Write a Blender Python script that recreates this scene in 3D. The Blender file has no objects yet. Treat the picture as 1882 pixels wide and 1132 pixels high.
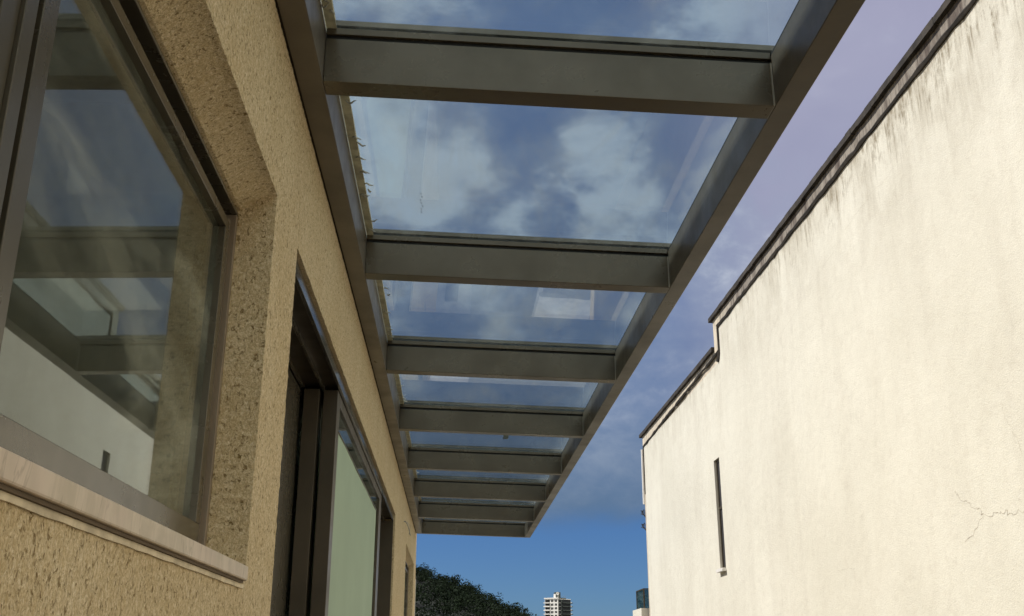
import bpy, bmesh, math, random
from mathutils import Vector, noise, Matrix
random.seed(7)
C = bpy.context.scene
R = math.radians

# ------------------------------------------------------------------ camera
CAMZ = 1.5
cam_d = bpy.data.cameras.new("camera")
cam = bpy.data.objects.new("camera", cam_d)
C.collection.objects.link(cam)
cam_d.sensor_width = 36.0
cam_d.lens = 36.19
cam_d.clip_start = 0.02
cam_d.clip_end = 8000
yaw, pitch, roll = 5.5573e-2, 3.33874e-1, 1.839e-3
fwd = Vector((math.sin(yaw)*math.cos(pitch), math.cos(yaw)*math.cos(pitch), math.sin(pitch)))
rgt0 = Vector((math.cos(yaw), -math.sin(yaw), 0))
up0 = rgt0.cross(fwd)
rgt = math.cos(roll)*rgt0 + math.sin(roll)*up0
up = -math.sin(roll)*rgt0 + math.cos(roll)*up0
m = Matrix((rgt, up, -fwd)).transposed().to_4x4()
m.translation = Vector((0, 0, CAMZ))
cam.matrix_world = m
C.camera = cam

# ------------------------------------------------------------------ light and sky
SUN_DIR = Vector((-0.80, 0.10, 0.80)).normalized()
sun_el = math.asin(SUN_DIR.z)
sun_rot = math.atan2(SUN_DIR.x, SUN_DIR.y)
sd = bpy.data.lights.new("sun", 'SUN')
sd.energy = 4.1
sd.angle = R(0.5)
sd.color = (1.0, 0.945, 0.86)
so = bpy.data.objects.new("sun", sd)
C.collection.objects.link(so)
so.rotation_euler = SUN_DIR.to_track_quat('Z', 'Y').to_euler()
so.location = (-20, 10, 30)

w = bpy.data.worlds.new("World")
C.world = w
w.use_nodes = True
nt = w.node_tree
nt.nodes.clear()
def N(nt, t, **kw):
    n = nt.nodes.new(t)
    for k, v in kw.items():
        if k in n.inputs.keys():
            n.inputs[k].default_value = v
        else:
            setattr(n, k, v)
    return n
def L(nt, a, b): nt.links.new(a, b)
def mth(nt, op, a, b=None, c=None, clamp=False):
    n = nt.nodes.new('ShaderNodeMath'); n.operation = op; n.use_clamp = clamp
    for i, v in enumerate((a, b, c)):
        if v is None: continue
        if isinstance(v, (int, float)): n.inputs[i].default_value = v
        else: nt.links.new(v, n.inputs[i])
    return n.outputs[0]
def mapr(nt, v, a, b, c=0.0, d=1.0, interp='SMOOTHSTEP'):
    n = nt.nodes.new('ShaderNodeMapRange'); n.interpolation_type = interp
    nt.links.new(v, n.inputs[0])
    for i, x in zip((1, 2, 3, 4), (a, b, c, d)): n.inputs[i].default_value = x
    return n.outputs[0]
def mixc(nt, f, a, b, mode='MIX'):
    n = nt.nodes.new('ShaderNodeMix'); n.data_type = 'RGBA'; n.blend_type = mode
    for idx, v in ((0, f), (6, a), (7, b)):
        if isinstance(v, (int, float)): n.inputs[idx].default_value = v
        elif isinstance(v, tuple): n.inputs[idx].default_value = (*v, 1)
        else: nt.links.new(v, n.inputs[idx])
    return n.outputs[2]

sky = N(nt, 'ShaderNodeTexSky', sky_type='NISHITA', sun_disc=False)
sky.sun_elevation = sun_el
sky.sun_rotation = sun_rot
sky.altitude = 400
sky.air_density = 1.0
sky.dust_density = 0.3
sky.ozone_density = 2.5
tc = N(nt, 'ShaderNodeTexCoord')
sep = N(nt, 'ShaderNodeSeparateXYZ')
L(nt, tc.outputs['Generated'], sep.inputs[0])
gdir = tc.outputs['Generated']
def dnoise(scale, detail, rough, off, dist=0.0, sc=(1, 1, 1.6)):
    mp = N(nt, 'ShaderNodeMapping'); mp.inputs['Location'].default_value = off; mp.inputs['Scale'].default_value = sc
    L(nt, gdir, mp.inputs[0])
    n = N(nt, 'ShaderNodeTexNoise', Scale=scale, Detail=detail, Roughness=rough, Distortion=dist)
    L(nt, mp.outputs[0], n.inputs['Vector'])
    return n.outputs['Fac'], n.outputs['Color']
nbig, _ = dnoise(3.0, 5, .5, (1.3, 2.2, 0))
nfin, nfc = dnoise(7.5, 8, .56, (4.1, .3, 0), .3)
nsm, _ = dnoise(21.0, 7, .58, (2.1, 5.3, 1.0), .25)
# wind-torn edges: push the direction about before placing the cloud heaps
vm = nt.nodes.new('ShaderNodeVectorMath'); vm.operation = 'MULTIPLY_ADD'
L(nt, nfc, vm.inputs[0]); vm.inputs[1].default_value = (.11, .11, .11)
vs_ = nt.nodes.new('ShaderNodeVectorMath'); vs_.operation = 'SUBTRACT'
L(nt, gdir, vs_.inputs[0]); vs_.inputs[1].default_value = (.055, .055, .055)
L(nt, vs_.outputs[0], vm.inputs[2])
vn = nt.nodes.new('ShaderNodeVectorMath'); vn.operation = 'NORMALIZE'; L(nt, vm.outputs[0], vn.inputs[0])
def heap(x, y, z, r, wt):
    d = nt.nodes.new('ShaderNodeVectorMath'); d.operation = 'DOT_PRODUCT'
    L(nt, vn.outputs[0], d.inputs[0]); d.inputs[1].default_value = (x, y, z)
    return mth(nt, 'MULTIPLY', mapr(nt, d.outputs['Value'], math.cos(R(r*1.35)), 1.0), wt)
acc = mth(nt, 'ADD', mth(nt, 'MULTIPLY', mth(nt, 'SUBTRACT', nbig, .5), 1.4), .30)
acc = mth(nt, 'ADD', acc, mth(nt, 'MULTIPLY', mth(nt, 'SUBTRACT', nfin, .5), 2.7))
acc = mth(nt, 'ADD', acc, mth(nt, 'MULTIPLY', mth(nt, 'SUBTRACT', nsm, .5), 1.9))
for q in [(0.1421, 0.8795, 0.4542, 3.6, 0.55), (0.1594, 0.8995, 0.4067, 3.0, 0.4), (-0.0661, 0.8797, 0.471, 4.5, 0.5), (0.0183, 0.9103, 0.4135, 4.5, 0.55), (-0.0755, 0.911, 0.4055, 3.5, 0.35), (-0.1068, 0.8418, 0.5291, 4, 0.4), (-0.0767, 0.8137, 0.5762, 4, 0.2), (0.2707, 0.7843, 0.5582, 4.5, 0.55), (0.2418, 0.8183, 0.5214, 3, 0.2), (-0.0217, 0.9473, 0.3197, 4, 0.25)]:
    acc = mth(nt, 'ADD', acc, heap(*q))
for q in [(0.0612, 0.8795, 0.472, 2.2, 0.6), (0.2186, 0.873, 0.436, 2.3, 0.6), (0.1055, 0.8164, 0.5678, 4.0, 0.5), (0.1999, 0.8427, 0.4998, 3.0, 0.35), (0.0891, 0.905, 0.4159, 1.3, 0.5), (0.0461, 0.8458, 0.5314, 3, 0.2), (0.2115, 0.8555, 0.4726, 2.0, 0.3)]:
    acc = mth(nt, 'SUBTRACT', acc, heap(*q))
low = mapr(nt, mth(nt, 'ADD', sep.outputs['Z'], mth(nt, 'MULTIPLY', mth(nt, 'SUBTRACT', nfin, .5), .05)), 0.112, 0.150)
azr = mth(nt, 'DIVIDE', sep.outputs['X'], mth(nt, 'MAXIMUM', sep.outputs['Y'], .05))
dens = mth(nt, 'MULTIPLY', mapr(nt, acc, -0.35, 1.05), low)
dens = mth(nt, 'MULTIPLY', dens, mapr(nt, azr, .26, .42, 1.0, .12))
dens = mth(nt, 'MULTIPLY', dens, mapr(nt, sep.outputs['Z'], .14, .36, .12, 1.0))
skyc = mixc(nt, 1.0, sky.outputs[0], (0.25, 0.40, 0.66), 'MULTIPLY')
vcol = mixc(nt, mapr(nt, sep.outputs['Z'], .13, .34, interp='LINEAR'), (1.5, 1.95, 2.75), (3.1, 3.25, 4.5))
vcol = mixc(nt, mapr(nt, sep.outputs['Z'], .34, .55, interp='LINEAR'), vcol, (3.5, 3.5, 4.8))
vcol = mixc(nt, mapr(nt, azr, .15, .33), mixc(nt, 1.0, vcol, (.60, .80, .92), 'MULTIPLY'), vcol)
az = mth(nt, 'MAXIMUM', mapr(nt, azr, .19, .34, .68, .95), mapr(nt, sep.outputs['Z'], .18, .38, .92, .15))
veil = mixc(nt, mth(nt, 'MULTIPLY', low, mth(nt, 'MULTIPLY', az, mth(nt, 'ADD', .80, mth(nt, 'MULTIPLY', nfin, .35)), clamp=True)), skyc, vcol)
cloud = mixc(nt, mapr(nt, acc, 0.3, 1.3), (2.7, 3.2, 4.4), (5.7, 6.1, 6.8))
skyall = mixc(nt, mth(nt, 'MULTIPLY', dens, 0.93), veil, cloud)
# bright cloud bank added out of view behind the viewer, as fill light
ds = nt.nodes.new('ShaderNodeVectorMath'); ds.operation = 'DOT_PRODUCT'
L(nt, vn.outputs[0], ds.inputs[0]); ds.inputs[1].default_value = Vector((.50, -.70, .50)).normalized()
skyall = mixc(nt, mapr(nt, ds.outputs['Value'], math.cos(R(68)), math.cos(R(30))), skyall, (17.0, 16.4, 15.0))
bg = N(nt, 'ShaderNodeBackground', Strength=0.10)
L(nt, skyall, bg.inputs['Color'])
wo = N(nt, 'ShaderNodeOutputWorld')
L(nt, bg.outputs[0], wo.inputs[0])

C.view_settings.view_transform = 'Standard'
C.view_settings.look = 'None'
C.view_settings.gamma = 1
C.view_settings.exposure = 0.15
C.cycles.max_bounces = 12
C.cycles.transparent_max_bounces = 24
C.cycles.diffuse_bounces = 6

# ------------------------------------------------------------------ helpers
S = 0.36                      # one unit of the survey grid in metres
def P3(x, y, z): return Vector((x*S, y*S, z*S+CAMZ))

class MB:
    def __init__(s): s.v = []; s.f = []
    def quad(s, a, b, c, d):
        i = len(s.v); s.v += [Vector(a), Vector(b), Vector(c), Vector(d)]; s.f.append((i, i+1, i+2, i+3))
    def hexa(s, p):           # p: 8 points, bottom 4 ccw then top 4 ccw
        i = len(s.v); s.v += [Vector(q) for q in p]
        for q in ((3, 2, 1, 0), (4, 5, 6, 7), (0, 1, 5, 4), (1, 2, 6, 5), (2, 3, 7, 6), (3, 0, 4, 7)):
            s.f.append(tuple(i+k for k in q))
    def box(s, x0, x1, y0, y1, z0, z1):
        s.hexa([(x0, y0, z0), (x1, y0, z0), (x1, y1, z0), (x0, y1, z0), (x0, y0, z1), (x1, y0, z1), (x1, y1, z1), (x0, y1, z1)])
    def ubox(s, x0, x1, y0, y1, z0, z1):      # grid units
        a = P3(x0, y0, z0); b = P3(x1, y1, z1)
        s.box(a.x, b.x, a.y, b.y, a.z, b.z)
    def tube(s, pts, r, n=8, cap=True):
        pts = [Vector(p) for p in pts]; rings = []
        for k, p in enumerate(pts):
            t = (pts[min(k+1, len(pts)-1)] - pts[max(k-1, 0)]).normalized()
            a = t.cross(Vector((0, 0, 1)))
            if a.length < .1: a = t.cross(Vector((0, 1, 0)))
            a.normalize(); b = t.cross(a)
            rr = r[k] if isinstance(r, (list, tuple)) else r
            i = len(s.v)
            for j in range(n):
                g = 2*math.pi*j/n
                s.v.append(p + a*math.cos(g)*rr + b*math.sin(g)*rr)
            rings.append(i)
        for k in range(len(rings)-1):
            for j in range(n):
                s.f.append((rings[k]+j, rings[k]+(j+1) % n, rings[k+1]+(j+1) % n, rings[k+1]+j))
        if cap:
            s.f.append(tuple(rings[0]+j for j in reversed(range(n))))
            s.f.append(tuple(rings[-1]+j for j in range(n)))
    def build(s, name, mat, parent=None, bevel=0, smooth=False):
        me = bpy.data.meshes.new(name)
        o = bpy.data.objects.new(name, me)
        C.collection.objects.link(o)
        off = Vector((0, 0, 0))
        if parent is not None:
            o.parent = parent
            q = parent
            while q is not None:
                off = off + Vector(q.location); q = q.parent
        me.from_pydata([tuple(p-off) for p in s.v], [], s.f)
        me.materials.append(mat)
        if smooth:
            for p in me.polygons: p.use_smooth = True
        me.update()
        if bevel:
            b = o.modifiers.new('bevel', 'BEVEL'); b.width = bevel; b.segments = 2; b.limit_method = 'ANGLE'; b.angle_limit = R(40)
        return o
def tag(o, label=None, cat=None, group=None, kind=None):
    if label: o['label'] = label
    if cat: o['category'] = cat
    if group: o['group'] = group
    if kind: o['kind'] = kind
    return o
def empty(name, loc, label, cat, group=None):
    o = bpy.data.objects.new(name, None); C.collection.objects.link(o)
    o.location = loc; o.empty_display_size = .2
    return tag(o, label, cat, group)

# ------------------------------------------------------------------ materials
def newmat(name):
    mt = bpy.data.materials.new(name); mt.use_nodes = True
    t = mt.node_tree; b = t.nodes['Principled BSDF']
    return mt, t, b
def geo_pos(t, scale=(1, 1, 1)):
    g = t.nodes.new('ShaderNodeNewGeometry')
    mp = t.nodes.new('ShaderNodeMapping'); mp.inputs['Scale'].default_value = scale
    t.links.new(g.outputs['Position'], mp.inputs[0])
    return mp.outputs[0]
def tnoise(t, vec, scale, detail=4, rough=.5, dist=0.0):
    n = t.nodes.new('ShaderNodeTexNoise')
    t.links.new(vec, n.inputs['Vector'])
    n.inputs['Scale'].default_value = scale; n.inputs['Detail'].default_value = detail
    n.inputs['Roughness'].default_value = rough; n.inputs['Distortion'].default_value = dist
    return n.outputs['Fac']
def bump(t, h, b, strength, dist):
    n = t.nodes.new('ShaderNodeBump'); n.inputs['Strength'].default_value = strength
    n.inputs['Distance'].default_value = dist
    t.links.new(h, n.inputs['Height']); t.links.new(n.outputs[0], b.inputs['Normal'])

def simple(name, col, rough=.6, metal=0.0, var=.12, scale=14, bmp=0.0, spec=.5):
    mt, t, b = newmat(name)
    v = geo_pos(t)
    n = tnoise(t, v, scale, 5, .6)
    c = mixc(t, mapr(t, n, .3, .7, 0, 1), tuple(x*(1-var) for x in col), tuple(min(1, x*(1+var)) for x in col))
    t.links.new(c, b.inputs['Base Color'])
    b.inputs['Roughness'].default_value = rough; b.inputs['Metallic'].default_value = metal
    b.inputs['Specular IOR Level'].default_value = spec
    if bmp: bump(t, tnoise(t, v, scale*9, 3), b, bmp, .002)
    return mt

# coarse sprayed stucco of the near house
def stucco():
    mt, t, b = newmat('tan_roughcast')
    v = geo_pos(t)
    vs = geo_pos(t, (1, 1, .78))          # grains are drawn out downwards
    nA = tnoise(t, vs, 330, 3, .6, .5)
    nB = tnoise(t, vs, 165, 3, .62, .7)
    nC = tnoise(t, vs, 78, 4, .6, .5)
    big = tnoise(t, v, 3.2, 4, .6)
    pit = mth(t, 'MULTIPLY', mapr(t, nB, .51, .63), mapr(t, nC, .38, .62))
    base = mixc(t, mapr(t, big, .3, .7), (.80, .675, .46), (.87, .755, .545))
    base = mixc(t, mapr(t, nA, .36, .64), mixc(t, 1.0, base, (.72, .68, .60), 'MULTIPLY'), base)
    base = mixc(t, mth(t, 'MULTIPLY', mapr(t, nC, .35, .6), .35), mixc(t, 1.0, base, (.80, .75, .66), 'MULTIPLY'), base)
    base = mixc(t, mth(t, 'MULTIPLY', mapr(t, nB, .30, .44, 1, 0), .5), base, (.95, .84, .64))
    base = mixc(t, mth(t, 'MULTIPLY', pit, .85), base, (.16, .095, .022))
    t.links.new(base, b.inputs['Base Color'])
    b.inputs['Roughness'].default_value = .92
    b.inputs['Specular IOR Level'].default_value = .2
    h = mth(t, 'SUBTRACT', mth(t, 'ADD', mth(t, 'MULTIPLY', nA, .7), mth(t, 'MULTIPLY', nB, 1.3)), mth(t, 'MULTIPLY', pit, .6))
    bump(t, h, b, 1.0, .0020)
    return mt

# cream painted render of the tall wall, with mould washed down from its coping
ZSTEP = 32.2*S
def cream(name, stain=1.0, dark=False):
    mt, t, b = newmat(name)
    v = geo_pos(t)
    g = t.nodes.new('ShaderNodeNewGeometry'); sp = t.nodes.new('ShaderNodeSeparateXYZ')
    t.links.new(g.outputs['Position'], sp.inputs[0])
    top = mth(t, 'ADD', mth(t, 'MULTIPLY', mth(t, 'GREATER_THAN', sp.outputs['Y'], ZSTEP), -(10.64-9.50)*S), 10.64*S+CAMZ)
    dz = mth(t, 'SUBTRACT', top, sp.outputs['Z'])
    streak = tnoise(t, geo_pos(t, (1, 3.0, .16)), 3.2, 6, .68, .2)
    fine = tnoise(t, geo_pos(t, (1, 9.0, .55)), 4.0, 5, .7)
    blot = tnoise(t, v, .7, 5, .6)
    near = mapr(t, sp.outputs['Y'], 5.0, 12.5, 1.0, .30)
    reach = mth(t, 'ADD', .12, mth(t, 'MULTIPLY', mth(t, 'MULTIPLY', mapr(t, streak, .38, .78), near), 1.5))
    fall = mth(t, 'POWER', mth(t, 'SUBTRACT', 1.0, mth(t, 'DIVIDE', dz, reach), clamp=True), 1.3)
    mott = tnoise(t, geo_pos(t, (1, 1, .8)), 7, 6, .75, .4)
    hair = tnoise(t, geo_pos(t, (1, 16, 1.3)), 1.6, 5, .65)
    amt = mth(t, 'MULTIPLY', fall, mth(t, 'MULTIPLY', mapr(t, fine, .34, .62, .15, 1.0), mapr(t, mott, .33, .62, .25, 1.0)))
    band = mth(t, 'MULTIPLY', mapr(t, dz, .0, .62, 1.0, 0.0), mth(t, 'MULTIPLY', mapr(t, mott, .42, .62), mapr(t, hair, .40, .60)))
    amt = mth(t, 'ADD', amt, mth(t, 'MULTIPLY', band, mth(t, 'ADD', .15, mth(t, 'MULTIPLY', near, .5))))
    amt = mth(t, 'MULTIPLY', amt, mth(t, 'ADD', .30, mth(t, 'MULTIPLY', near, .60)), clamp=True)
    amt = mth(t, 'MULTIPLY', amt, stain*.58, clamp=True)
    lg = mapr(t, tnoise(t, geo_pos(t, (1, 1.6, .22)), 1.8, 6, .62), .42, .72)
    base = mixc(t, mapr(t, blot, .35, .68), (.775, .752, .650), (.71, .685, .585))
    base = mixc(t, mth(t, 'MULTIPLY', lg, .20), base, (.52, .48, .40))
    sp2 = mapr(t, tnoise(t, v, 75, 4, .75), .50, .68)
    base = mixc(t, mth(t, 'MULTIPLY', sp2, .24), base, (.46, .42, .34))
    base = mixc(t, mth(t, 'MULTIPLY', mapr(t, mott, .50, .70), .16), base, (.45, .40, .32))
    gry = mth(t, 'MULTIPLY', mapr(t, tnoise(t, geo_pos(t, (1, .7, .5)), 1.3, 6, .7, .5), .50, .72), mapr(t, hair, .35, .65))
    base = mixc(t, mth(t, 'MULTIPLY', gry, .20), base, (.42, .39, .34))
    dif = mth(t, 'MULTIPLY', mapr(t, dz, .0, 1.15, 1.0, 0.0), mth(t, 'MULTIPLY', mapr(t, tnoise(t, geo_pos(t, (1, 1, .6)), 2.6, 7, .68, .3), .38, .66), mapr(t, hair, .30, .62, .45, 1.0)))
    base = mixc(t, mth(t, 'MULTIPLY', dif, mth(t, 'ADD', .12, mth(t, 'MULTIPLY', near, .58))), base, (.36, .315, .235))
    mid = mixc(t, mapr(t, amt, 0, .60), base, (.30, .26, .19))
    col = mixc(t, mapr(t, amt, .45, 1.0), mid, (.055, .045, .035))
    t.links.new(col, b.inputs['Base Color'])
    b.inputs['Roughness'].default_value = .9
    b.inputs['Specular IOR Level'].default_value = .2
    h = mth(t, 'ADD', tnoise(t, v, 120, 4, .6), mth(t, 'MULTIPLY', tnoise(t, v, 9, 4), 1.4))
    bump(t, h, b, .8, .004)
    return mt
def coping_mat():
    mt, t, b = newmat('weathered_grey_coping')
    v = geo_pos(t)
    n = tnoise(t, geo_pos(t, (1, 2.6, .5)), 3.2, 6, .7)
    f = tnoise(t, geo_pos(t, (1, 6, 1)), 6, 5, .7)
    g = t.nodes.new('ShaderNodeNewGeometry'); sp = t.nodes.new('ShaderNodeSeparateXYZ')
    t.links.new(g.outputs['Position'], sp.inputs[0])
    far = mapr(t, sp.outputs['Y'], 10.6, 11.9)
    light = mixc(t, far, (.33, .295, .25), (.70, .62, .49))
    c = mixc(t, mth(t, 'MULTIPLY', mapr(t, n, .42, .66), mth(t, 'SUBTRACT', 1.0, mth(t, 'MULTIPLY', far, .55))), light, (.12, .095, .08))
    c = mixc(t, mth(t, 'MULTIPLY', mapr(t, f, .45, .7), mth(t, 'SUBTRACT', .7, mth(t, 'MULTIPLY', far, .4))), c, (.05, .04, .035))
    t.links.new(c, b.inputs['Base Color']); b.inputs['Roughness'].default_value = .95
    bump(t, f, b, .6, .01)
    return mt

def metal(name, col, rough, metal_=.35, dirt=.2):
    mt, t, b = newmat(name)
    v = geo_pos(t)
    n = tnoise(t, v, 5, 6, .65)
    sm = tnoise(t, geo_pos(t, (6, 1, 1)), 3, 5, .7)
    c = mixc(t, mapr(t, n, .35, .7), col, tuple(x*(1-dirt) for x in col))
    c = mixc(t, mth(t, 'MULTIPLY', mapr(t, sm, .6, .8), .25), c, tuple(x*1.5 for x in col))
    t.links.new(c, b.inputs['Base Color'])
    b.inputs['Metallic'].default_value = metal_
    t.links.new(mapr(t, n, .3, .7, rough*.8, rough*1.25), b.inputs['Roughness'])
    bump(t, tnoise(t, v, 420, 2), b, .08, .0006)
    return mt

def glass(name, tint, film=.05, filmcol=(.35, .38, .36), rough=.012, wav=.02, iorv=1.5, sc=1.0):
    mt = bpy.data.materials.new(name); mt.use_nodes = True
    t = mt.node_tree; t.nodes.clear()
    out = t.nodes.new('ShaderNodeOutputMaterial')
    tr = t.nodes.new('ShaderNodeBsdfTransparent'); tr.inputs[0].default_value = (*tint, 1)
    gl = t.nodes.new('ShaderNodeBsdfGlossy'); gl.inputs['Roughness'].default_value = rough
    gl.inputs['Color'].default_value = (.97, 1, .98, 1)
    df = t.nodes.new('ShaderNodeBsdfDiffuse'); df.inputs[0].default_value = (*filmcol, 1)
    tl = t.nodes.new('ShaderNodeBsdfTranslucent'); tl.inputs[0].default_value = (*filmcol, 1)
    g = t.nodes.new('ShaderNodeNewGeometry')
    ior = mth(t, 'ADD', mth(t, 'MULTIPLY', g.outputs['Backfacing'], 1/iorv-iorv), iorv)
    fr = t.nodes.new('ShaderNodeFresnel'); t.links.new(ior, fr.inputs['IOR'])
    v = geo_pos(t)
    bp = t.nodes.new('ShaderNodeBump'); bp.inputs['Strength'].default_value = wav; bp.inputs['Distance'].default_value = .01
    t.links.new(tnoise(t, v, 3.0*sc, 2), bp.inputs['Height'])
    t.links.new(bp.outputs[0], gl.inputs['Normal'])
    dirt = mapr(t, tnoise(t, geo_pos(t, (1, .35, 1)), 4*sc, 6, .7, .5), .42, .75, film*.3, film*2.4)
    a1 = t.nodes.new('ShaderNodeAddShader'); t.links.new(df.outputs[0], a1.inputs[0]); t.links.new(tl.outputs[0], a1.inputs[1])
    m1 = t.nodes.new('ShaderNodeMixShader'); t.links.new(dirt, m1.inputs[0]); t.links.new(tr.outputs[0], m1.inputs[1]); t.links.new(a1.outputs[0], m1.inputs[2])
    m2 = t.nodes.new('ShaderNodeMixShader'); t.links.new(fr.outputs[0], m2.inputs[0]); t.links.new(m1.outputs[0], m2.inputs[1]); t.links.new(gl.outputs[0], m2.inputs[2])
    t.links.new(m2.outputs[0], out.inputs[0])
    return mt

M = {}
M['stucco'] = stucco()
M['cream'] = cream('cream_render')
M['coping'] = coping_mat()
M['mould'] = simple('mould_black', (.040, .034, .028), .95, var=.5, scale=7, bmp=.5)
M['frame'] = metal('bronze_canopy_paint', (.118, .098, .067), .30, .25)
M['beam'] = metal('bronze_beam_paint', (.130, .110, .084), .34, .05)
M['wframe'] = metal('bronze_window_aluminium', (.115, .100, .072), .26, .35)
M['wouter'] = metal('worn_bronze_jamb', (.27, .215, .155), .38, .2)
M['dframe'] = metal('dark_bronze_door_aluminium', (.085, .068, .045), .42, .3)
M['headplate'] = metal('glossy_door_head_plate', (.17, .16, .14), .13, .6)
M['rubber'] = simple('black_gasket', (.012, .012, .012), .7)
M['sealant'] = simple('dark_sealant', (.03, .024, .02), .8)
M['bead'] = simple('pale_sealant_bead', (.42, .40, .34), .6)
M['silicone'] = simple('clear_silicone_smear', (.45, .46, .42), .3, var=.5, scale=60)
M['canopy_glass'] = glass('laminated_canopy_glass', (.73, .81, .85), .085, (.46, .48, .46))
M['window_glass'] = glass('window_glass', (.82, .86, .81), .13, (.50, .50, .42), wav=.012, iorv=1.40)
M['door_glass'] = glass('door_glass', (.88, .93, .89), .012)
def marble():
    mt, t, b = newmat('pink_beige_marble')
    n = tnoise(t, geo_pos(t, (1, 1, .35)), 22, 6, .65, .8); g2 = tnoise(t, geo_pos(t), 5, 4, .6)
    vein = mapr(t, mth(t, 'ABSOLUTE', mth(t, 'SUBTRACT', tnoise(t, geo_pos(t, (1, 1, .3)), 7, 5, .6, 1.2), .5)), 0, .012, 1, 0)
    c = mixc(t, mapr(t, n, .35, .65), (.63, .53, .41), (.50, .42, .31))
    c = mixc(t, mth(t, 'MULTIPLY', mapr(t, g2, .4, .65), .5), c, (.60, .47, .38))
    c = mixc(t, mth(t, 'MULTIPLY', vein, .35), c, (.22, .16, .10))
    t.links.new(c, b.inputs['Base Color']); b.inputs['Roughness'].default_value = .5
    bump(t, n, b, .2, .001)
    return mt
M['stone'] = marble()
M['mortar'] = simple('pale_mortar_smear', (.66, .57, .41), .9, var=.2, scale=24, bmp=.5)
M['blind'] = simple('pale_green_blind', (.37, .47, .35), .8, var=.05, scale=2)
M['room'] = simple('dim_room_plaster', (.35, .33, .29), .9)
M['dark'] = simple('dark_opening', (.03, .028, .028), .7)
M['concrete'] = simple('grey_concrete', (.34, .32, .28), .9, var=.2, scale=3, bmp=.3)
M['tile'] = simple('terrace_tile', (.17, .13, .10), .6, var=.15, scale=5)
M['white'] = simple('white_paint', (.78, .76, .72), .6, var=.06, scale=1)
M['oldwhite'] = simple('greyed_white_wall', (.31, .30, .28), .9, var=.35, scale=1.5)
M['steel'] = simple('dull_steel', (.30, .29, .27), .4, metal=.7)

# ------------------------------------------------------------------ ground and terrain
GZ = -10.5
b = MB(); b.quad((-3000, -3000, GZ), (3000, -3000, GZ), (3000, 5000, GZ), (-3000, 5000, GZ))
tag(b.build('ground', simple('ground_earth', (.16, .15, .11), .95, var=.3, scale=.05)), kind='structure')
b = MB(); b.quad((1.9, -30, GZ+.004), (2.9, -30, GZ+.004), (2.9, 25, GZ+.004), (1.9, 25, GZ+.004))
tag(b.build('path', M['concrete']), kind='structure')
b = MB(); b.box(-1.0, 1.45, -12, 10.6, -.22, 0)
tag(b.build('terrace', M['tile']), kind='structure')

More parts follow.
